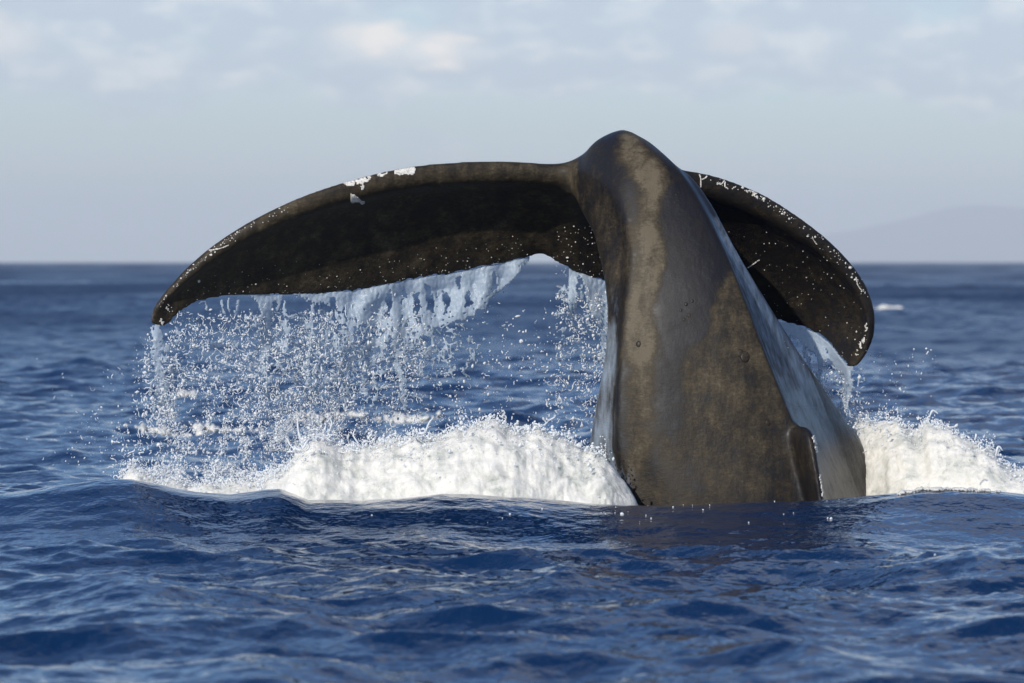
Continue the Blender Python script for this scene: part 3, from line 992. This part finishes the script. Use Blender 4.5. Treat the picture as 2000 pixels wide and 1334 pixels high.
def curtain(name, x0, x1, y1, edge, bottom, ropes, lace, seed, label, step=1.5):
    """a torn sheet of water falling from a trailing edge, with ropes and lace below it"""
    xs = np.arange(x0, x1, step); ymin = np.interp(xs, edge[0], edge[1]).min() - 12
    ys = np.arange(ymin, y1, step)
    gx, gy = np.meshgrid(xs, ys, indexing='ij')
    top = np.interp(gx, edge[0], edge[1]) - 5
    Y = np.interp(gx, edge[0], edge[2])
    t = gy - top
    bot = np.interp(gx, bottom[0], bottom[1])
    wx = gx + 7 * noise(gx / 16, gy / 16, seed); wy = gy + 7 * noise(gx / 16, gy / 16, seed + 5.5)
    holes = noise(wx / 15, wy / 62, seed + 1.3) + 0.45 * noise(wx / 5, wy / 16, seed + 2.7)
    fineh = noise(gx / 3.6, gy / 4.6, seed + 9.1)
    inside = np.clip((bot - gy) / 16, -1, 1)
    m = inside + 0.55 * np.clip(1 - t / 16, 0, 1) * smooth01(20, 50, bot - top) - 4.5 * np.clip(holes - 0.06, 0, 1) * smooth01(3, 18, t) + 1.0 * fineh - 0.45 * np.clip(t / 50, 0, 1) + 0.15 - 0.35 * (1 - smooth01(560, 680, gx)) * (gx < 1000)
    m = np.where(bot - top < 2, -1, m)
    # lower rim of the sheet is a thicker roll
    m = np.maximum(m, 0.9 - np.abs(gy - bot + 5) / 7 + 0.7 * fineh - np.where((gx < lace['rim'][0]) | (gx > lace['rim'][1]), 9, 0))
    for line, w in ropes:
        d = segdist(wx, wy, line)
        ww = w * 1.35 * (0.75 + 0.9 * noise(gx / 9, gy / 14, seed + 4.4))
        m = np.maximum(m, 1 - d / np.maximum(ww, 0.5) + 0.9 * fineh + 0.6 * noise(gx / 8, gy / 10, seed + 6.1))
    # lace: thin webs
    r1 = np.abs(noise(wx / 17, wy / 24, seed + 7.7)); r2 = np.abs(noise(wx / 9 + 40, wy / 12, seed + 8.8))
    den = lace['fn'](gx, gy)
    web = np.minimum(r1 * 1.4, r2) < 0.085 * den
    gate = noise(gx / 16, gy / 16, seed + 3.9) + 0.35 * fineh > 0.16 - 0.40 * den
    m = np.where(web & gate, np.maximum(m, 0.2), m)
    on = (m > 0.05) & (t > 0)
    on = on[:-1, :-1] & on[1:, 1:] & on[1:, :-1] & on[:-1, 1:]
    Yw = Y + 0.05 * noise(gx / 40, gy / 90, seed + 11) * np.clip(t / 30, 0, 1) * 3 + 0.010 * noise(gx / 6, gy / 9, seed + 12)
    co = P(gx, gy, Yw).reshape(-1, 3)
    f = grid_faces(len(xs), len(ys))[on.ravel()]
    used = np.unique(f)
    remap = np.full(len(co), -1); remap[used] = np.arange(len(used))
    o = mesh_np(name, co[used], remap[f], M_SHEET)
    md = o.modifiers.new('thickness', 'SOLIDIFY'); md.thickness = 0.012; md.offset = 0
    tag(o, label, 'falling water', kind='stuff')
    return o


def left_den(x, y):
    d = np.exp(-((x - 640) / 230) ** 2) * smooth01(585, 620, y) * (1 - smooth01(760, 860, y)) * 1.25
    d = d + 0.8 * np.exp(-((x - 850) / 120) ** 2) * smooth01(600, 640, y) * (1 - smooth01(690, 760, y))
    return d + 0.9 * np.exp(-((x - 320) / 35) ** 2) * smooth01(640, 660, y) * (1 - smooth01(800, 840, y))


curtain('water_curtain', 285, 1060, 880,
        LT,
        ([285, 345, 346, 420, 470, 480, 500, 520, 545, 556, 580, 620, 640, 680, 700, 740, 790, 830, 870, 912, 950, 975, 1000, 1016, 1034, 1036, 1060],
         [600, 590, 560, 560, 560, 570, 600, 640, 615, 570, 584, 602, 600, 625, 640, 650, 650, 640, 622, 610, 590, 568, 548, 530, 506, 480, 480]),
        [([(305, 640), (308, 690), (314, 740), (318, 780)], 11), ([(515, 585), (520, 640), (515, 690), (511, 725)], 9), ([(519, 650), (522, 675)], 12),
         ([(815, 655), (790, 685), (775, 700), (785, 745), (790, 800)], 6), ([(760, 648), (735, 668), (705, 690), (680, 708), (650, 735), (612, 770)], 7),
         ([(555, 590), (560, 650), (558, 690)], 4), ([(612, 600), (610, 640), (602, 700), (598, 760)], 4.5), ([(680, 625), (690, 680), (680, 720)], 5),
         ([(430, 588), (438, 610)], 3), ([(445, 586), (449, 606)], 3), ([(466, 585), (462, 612)], 3), ([(340, 640), (352, 655), (345, 670)], 3), ([(392, 592), (402, 590), (400, 602)], 2.5),
         ([(830, 645), (800, 640), (760, 655)], 6), ([(950, 595), (910, 615), (850, 635)], 6)],
        {'rim': (770, 1018), 'fn': left_den}, 1.7, 'torn curtain of water pouring off the trailing edge of the left fluke')
curtain('water_curtain', 1086, 1215, 720, RT,
        ([1086, 1100, 1110, 1112, 1125, 1128, 1150, 1160, 1180, 1215], [500, 500, 520, 625, 620, 590, 600, 625, 650, 665]),
        [([(1172, 560), (1176, 620), (1180, 670), (1175, 705)], 6), ([(1118, 545), (1112, 590), (1116, 615)], 5)],
        {'rim': (1150, 1215), 'fn': lambda x, y: 0.8 + 0 * x}, 4.1, 'short ragged veil of water falling behind the tail stock beside the notch')
curtain('water_curtain', 1500, 1690, 850, RT,
        ([1500, 1530, 1545, 1560, 1585, 1600, 1620, 1640, 1662, 1690], [650, 690, 665, 668, 690, 720, 705, 735, 740, 640]),
        [([(1655, 722), (1658, 760), (1650, 790), (1642, 822)], 9), ([(1598, 665), (1602, 700), (1600, 750), (1596, 790)], 5), ([(1560, 645), (1575, 690), (1585, 740)], 4)],
        {'rim': (1655, 1656), 'fn': lambda x, y: 0.75 * (1 - smooth01(780, 840, y))}, 6.3, 'narrow veil and stream of water dropping from the right fluke tip')


def spray():
    cen = []; rad = []
    sp0 = []; sl_ = []; sr = []

    def cloud(n, fx, fy, edge, r0, sig, ydev, strands=0):
        x = fx(2 * n); y = fy(2 * n, x)
        # the drops fall in ragged clumps and strings
        w = noise(x / 22, y / 48, 31.3 + r0) + 0.8 * noise(x / 9, y / 15, 12.7) + 0.6 * noise(x / 45, y / 90, 5.2) + rng.normal(0, 0.15, 2 * n)
        keep = np.argsort(-w)[:n]; x = x[keep]; y = y[keep]
        Yc = np.interp(x, edge[0], edge[2]) + rng.normal(0, ydev, n)
        cen.append(P(x, y, Yc)); rad.append(0.68 * r0 * rng.lognormal(0, sig + 0.18, n))
        if strands:
            strands = int(strands * 2.0)
            x = fx(strands); y = fy(strands, x)
            Yc = np.interp(x, edge[0], edge[2]) + rng.normal(0, ydev * 0.7, strands)
            sp0.append(P(x, y, Yc)); sl_.append(rng.lognormal(0, 0.5, strands) * 0.027); sr.append(rng.lognormal(0, 0.35, strands) * 0.0024)

    topL = lambda x: np.interp(x, LT[0], LT[1])
    nrm = lambda m, d: (lambda n: rng.normal(m, d, n))
    cloud(4200, nrm(590, 150), lambda n, x: topL(x) + 18 + (905 - topL(x)) * rng.beta(1.5, 1.25, n), LT, 0.0038, 0.4, 0.28, 520)
    cloud(1500, lambda n: rng.uniform(330, 830, n), lambda n, x: rng.uniform(610, 780, n), LT, 0.0041, 0.4, 0.22, 520)
    cloud(1300, lambda n: rng.uniform(740, 1190, n), lambda n, x: 560 + 330 * rng.beta(2.0, 1.2, n), LT, 0.0039, 0.42, 0.3, 70)
    cloud(900, nrm(312, 22), lambda n, x: 650 + 200 * rng.beta(1.8, 1.3, n), LT, 0.0039, 0.4, 0.12, 100)
    # fine mist low down
    cloud(4200, nrm(480, 130), lambda n, x: rng.normal(868, 44, n), LT, 0.0033, 0.35, 0.35, 160)
    cloud(3600, nrm(600, 60), lambda n, x: rng.normal(845 - (x - 560) * 0.25, 22, n), LT, 0.0030, 0.35, 0.3, 60)
    cloud(3600, lambda n: rng.uniform(235, 640, n), lambda n, x: rng.normal(925, 13, n), LT, 0.0032, 0.4, 0.3, 40)
    cloud(900, lambda n: rng.uniform(1085, 1195, n), lambda n, x: 560 + 280 * rng.beta(1.1, 1.5, n), RT, 0.0040, 0.45, 0.2, 90)
    # right fluke
    cloud(1200, nrm(1612, 38), lambda n, x: np.interp(x, RT[0], RT[1]) + 15 + (840 - 660) * rng.beta(1.3, 1.2, n), RT, 0.0035, 0.4, 0.15, 90)
    cloud(200, lambda n: rng.uniform(1640, 1830, n), lambda n, x: rng.uniform(680, 840, n), RT, 0.0032, 0.4, 0.2)
    cen_ = np.concatenate(cen); rad_ = np.clip(np.concatenate(rad), 0.0010, 0.0085)
    sm = rad_ < 0.0026
    co, f = drops_mesh(cen_[~sm], rad_[~sm], rng.uniform(0.9, 2.1, (~sm).sum()))
    c2, f2 = drops_mesh(cen_[sm], rad_[sm], rng.uniform(0.9, 2.1, sm.sum()), sub=0)
    f = np.concatenate([f, f2 + len(co)]); co = np.concatenate([co, c2])
    o = mesh_np('water_droplets', co, f, M_DROP)
    tag(o, 'thousands of bright droplets raining down below both flukes', 'water droplets', kind='stuff')
    s0 = np.concatenate(sp0)
    co, f = strands_mesh(s0, np.concatenate(sl_), np.concatenate(sr), 2.2)
    o = mesh_np('water_strands', co, f, M_DROP)
    tag(o, 'curled threads of falling water among the droplets below the flukes', 'water threads', kind='stuff')


spray()


# ------------------------------------------------------------------ foam
def mound(name, prof_px, prof_py, Yc, width, label, seed, step=1.8, rows=130, amp=0.022, base_z=-0.12, ragged=10, spray_n=1500, lip=0.35):
    px = np.arange(prof_px[0], prof_px[-1] + 0.1, step)
    Yc_ = np.interp(px, Yc[0], Yc[1]); wd = np.interp(px, width[0], width[1])
    py = catmull_interp(prof_px, prof_py, px) + 1.3 * ragged * fbm(px / 40, 0 * px, seed, 3, 0.5)
    top = CAM_H - (py - 512) * K * Yc_ - 0.02
    top = np.maximum(top, base_z + 0.02)
    v = np.linspace(-1, 1, rows)
    VV, TT = np.meshgrid(v, top, indexing='xy')
    X0 = ((px - 1000) * K * Yc_)[:, None] + 0 * VV
    sh = np.where(VV < 0, 1 - np.abs(VV) ** 2.2, 1 - np.abs(VV) ** 1.6)
    Z = base_z + (TT - base_z) * sh
    Yv = Yc_[:, None] + wd[:, None] * VV
    # cauliflower lumps at several sizes
    hgt = (TT - base_z)
    nl = 0; a = 1.0; s = 5.5
    for k in range(6):
        nl = nl + a * (np.abs(noise(X0 * s + 3 * k, Yv * s, Z * s * 1.25 + seed)) - 0.22)
        a *= 0.52; s *= 2.05
    big = noise(X0 * 1.7, Yv * 1.7, Z * 2.4 + seed * 5)
    tear = 2.4 * big + noise(X0 * 2.2, Yv * 2.2, Z * 2.2 + seed * 3)
    disp = amp * np.clip(hgt / 0.3, 0.35, 1.5) * (2.2 * nl + 0.8 * tear)
    nx = -np.gradient(Z, axis=0) * 0 
    ny = np.sign(VV) * np.abs(VV) ** 0.8
    nz = np.sqrt(np.maximum(1 - ny ** 2, 0.05))
    X = X0 + disp * 0.5 * noise(X0 * 6, Yv * 6, Z * 6 + seed + 4)
    co = np.stack([X, Yv + disp * ny, Z + disp * nz * 0.6], -1)
    o = mesh_np(name, co.reshape(-1, 3), grid_faces(len(px), rows)[:, ::-1], M_FOAM)
    if spray_n:
        lim = int(np.searchsorted(px, 1185)) if px[0] < 1185 < px[-1] else len(px)
        i = rng.integers(0, lim, spray_n); j = np.clip(rng.normal(rows * 0.46, rows * 0.13, spray_n), 1, rows - 2).astype(int)
        c = co[i, j] + np.stack([rng.normal(0, 0.02, spray_n), rng.normal(0, 0.05, spray_n), np.abs(rng.normal(0, 0.035, spray_n)) * (0.4 + 1.6 * smooth01(-0.1, 0.4, noise(px[i] / 30, 0 * px[i], seed + 2)))], -1)
        c2, f2 = drops_mesh(c, np.clip(0.0033 * rng.lognormal(0, 0.5, spray_n), 0.0012, 0.011), rng.uniform(0.8, 1.6, spray_n))
        ns = spray_n // 26
        k = rng.integers(0, lim, ns); jj = np.clip(rng.normal(rows * 0.46, rows * 0.06, ns), 1, rows - 2).astype(int)
        c3, f3 = strands_mesh(co[k, jj] + [0, 0, 0.035], rng.lognormal(0, 0.4, ns) * 0.05, rng.lognormal(0, 0.3, ns) * 0.005, 2.2)
        d = mesh_np('foam_spray', np.concatenate([c2, c3]), [f2, f3 + len(c2)], M_DROP, o)
        tag(d, 'flecks of spray thrown from the top of the foam', kind='stuff')
    tag(o, label, 'foam', kind='stuff')
    return co


mound('foam', [500, 530, 560, 585, 610, 640, 665, 700, 760, 830, 900, 950, 1000, 1050, 1090, 1130, 1170, 1200, 1226, 1250],
      [960, 925, 905, 868, 846, 846, 862, 866, 850, 845, 832, 823, 829, 836, 850, 866, 880, 905, 940, 985],
      ([500, 700, 1100, 1240], [29.75, 29.95, 29.92, 29.72]), ([500, 600, 1000, 1180, 1240], [0.45, 0.75, 0.85, 0.5, 0.22]),
      'big white mound of churned foam left of the tail stock', 2.3, spray_n=4200)
mound('foam', [232, 245, 258, 275, 300, 340, 400, 460, 520, 570, 610, 640],
      [935, 912, 900, 908, 924, 932, 937, 934, 922, 908, 896, 898],
      ([232, 640], [30.75, 30.35]), ([232, 300, 640], [0.3, 0.55, 0.7]),
      'low strip of foam and spray under the left fluke tip', 5.1, amp=0.035, spray_n=2400, ragged=6)
mound('foam', [1600, 1640, 1665, 1700, 1750, 1775, 1790, 1805, 1830, 1860, 1900, 1930, 1960, 2000, 2060, 2140],
      [835, 822, 812, 812, 810, 830, 832, 810, 818, 832, 860, 872, 895, 915, 935, 965],
      ([1600, 1720, 2140], [32.2, 31.6, 30.5]), ([1600, 1750, 2000, 2140], [0.75, 0.9, 0.7, 0.4]),
      'steep white foam wave right of the tail stock', 8.7, spray_n=3000, ragged=9)


def tube(lines, rads, name, label, mat=M_DROP):
    cs = []; fs = []; n0 = 0
    for ln, r in zip(lines, rads):
        p = catmull(px3(np.array([(*q, 29.9) for q in ln])), 5)
        n = len(p); t = np.gradient(p, axis=0); t /= np.linalg.norm(t, axis=1)[:, None]
        a = np.cross(t, [0, 1, 0]); a /= np.linalg.norm(a, axis=1)[:, None]
        th = np.linspace(0, 2 * np.pi, 6, endpoint=False)
        rr = r * (1 + 0.9 * noise(np.arange(n) * 0.45, 3.3, r * 900)) * np.linspace(1.5, 0.8, n)
        co = p[:, None] + (a[:, None] * np.cos(th)[None, :, None] + np.array([0, 1, 0]) * np.sin(th)[None, :, None]) * rr[:, None, None]
        cs.append(co.reshape(-1, 3)); fs.append(grid_faces(n, 6, wrap=True) + n0); n0 += n * 6
    o = mesh_np(name, np.concatenate(cs), np.concatenate(fs), mat)
    tag(o, label, 'splash', kind='stuff')


tube([[(592, 868), (584, 848), (581, 826), (583, 816)], [(618, 866), (630, 848), (636, 832), (634, 826)], [(578, 880), (566, 868), (560, 856), (566, 866)], [(700, 866), (690, 850), (694, 838)], [(830, 846), (838, 826), (846, 816)], [(640, 850), (648, 828), (644, 816)], [(1815, 815), (1822, 802), (1832, 808)], [(1945, 890), (1950, 872), (1958, 880)]],
     [0.005, 0.0055, 0.004, 0.004, 0.004, 0.004, 0.005, 0.006], 'splash_crown', 'thin ropes of water thrown up in loops above the white foam')


def bubbles():
    r = np.random.default_rng(77)
    y = np.concatenate([r.uniform(27.6, 28.7, 30), r.uniform(24, 27, 5)])
    x = r.uniform(-1, 1, len(y)) * 0.098 * y
    x[:30] = (r.normal(1280, 260, 30) - 1000) * K * y[:30]
    c = np.stack([x, y, sea_z(x, y) + 0.003], -1)
    co, f = drops_mesh(c, 0.0042 * r.lognormal(0, 0.4, len(y)))
    o = mesh_np('foam_bubbles', co, f, M_DROP)
    tag(o, 'scattered white bubbles floating on the dark near water', 'bubbles', kind='stuff')


bubbles()


def flat_foam(name, x0, x1, y0, y1, thr, label, seed, sx=40, sy=5, n=(160, 30), lift=0.02, group=None, hump=0.03):
    """a broken patch of foam lying on the water; x by bearing, y by distance"""
    u = np.linspace(0, 1, n[0]); v = np.linspace(0, 1, n[1])
    U, V = np.meshgrid(u, v, indexing='ij')
    yy = y0 + (y1 - y0) * V
    xx = (x0 + (x1 - x0) * U - 1000) * K * yy
    m = fbm(U * sx, V * sy, seed, 4, 0.6) + 0.55 - 1.3 * (2 * np.abs(V - 0.5)) ** 2 - 0.9 * (2 * np.abs(U - 0.5)) ** 4
    on = m > thr
    zz = sea_z(xx, yy) + lift + hump * np.clip(m - thr, 0, 0.6) * 2
    on = on[:-1, :-1] & on[1:, 1:] & on[1:, :-1] & on[:-1, 1:]
    f = grid_faces(*n)[:, ::-1][on.ravel()]
    if not len(f): return
    co = np.stack([xx, yy, zz], -1).reshape(-1, 3)
    used = np.unique(f); remap = np.full(len(co), -1); remap[used] = np.arange(len(used))
    o = mesh_np(name, co[used], remap[f], M_FOAM)
    md = o.modifiers.new('thickness', 'SOLIDIFY'); md.thickness = lift * 1.5; md.offset = -1
    tag(o, label, 'foam', group, 'stuff')


dist = lambda py: CAM_H / ((py - 512) * K)
flat_foam('foam_streak', 205, 560, dist(826), dist(814), 0.38, 'thin foam streak on the water behind the left fluke tip', 1.2, 26, 4, group='foam streaks behind the whale')
flat_foam('foam_streak', 520, 900, dist(818), dist(803), 0.32, 'longer foam streak crossing behind the spray', 2.6, 22, 4, group='foam streaks behind the whale')
flat_foam('foam_streak', 1710, 1990, 28.30, 28.62, 0.42, 'lacy foam on the crest in front of the right foam wave', 4.2, 13, 4, n=(220, 40), lift=0.008, hump=0.012)
for px, py, hw, lab in ((1735, 602, 34, 'small whitecap beyond the right fluke tip'), (365, 764, 26, 'small whitecap seen through the left spray')):
    d = dist(py)
    flat_foam('whitecap', px - hw, px + hw, d * 0.985, d * 1.02, 0.22, lab, px * 0.01, 3, 2, n=(40, 14), lift=0.01 * d / 30, hump=0.012 * d / 30, group='whitecaps on the open sea')

# ------------------------------------------------------------------ the air
def build_haze():
    s = 47000.0
    v = np.array([(x, y, z) for z in (-6.0, 560.0) for y in (-s, s) for x in (-s, s)])
    f = np.array([(0, 2, 3, 1), (4, 5, 7, 6), (0, 1, 5, 4), (2, 6, 7, 3), (0, 4, 6, 2), (1, 3, 7, 5)])
    m = bpy.data.materials.new('sea_haze'); m.use_nodes = True
    nt = m.node_tree; nt.nodes.clear()
    out = nt.nodes.new('ShaderNodeOutputMaterial')
    pv = nt.nodes.new('ShaderNodeVolumePrincipled')
    pv.inputs['Color'].default_value = (0.93, 0.975, 1.0, 1)
    pv.inputs['Density'].default_value = 0.000052
    pv.inputs['Anisotropy'].default_value = 0.0
    nt.links.new(pv.outputs[0], out.inputs['Volume'])
    o = mesh_np('haze', v, f, m, smooth=False)
    tag(o, 'pale sea haze fading the far island', 'haze', kind='stuff')


build_haze()
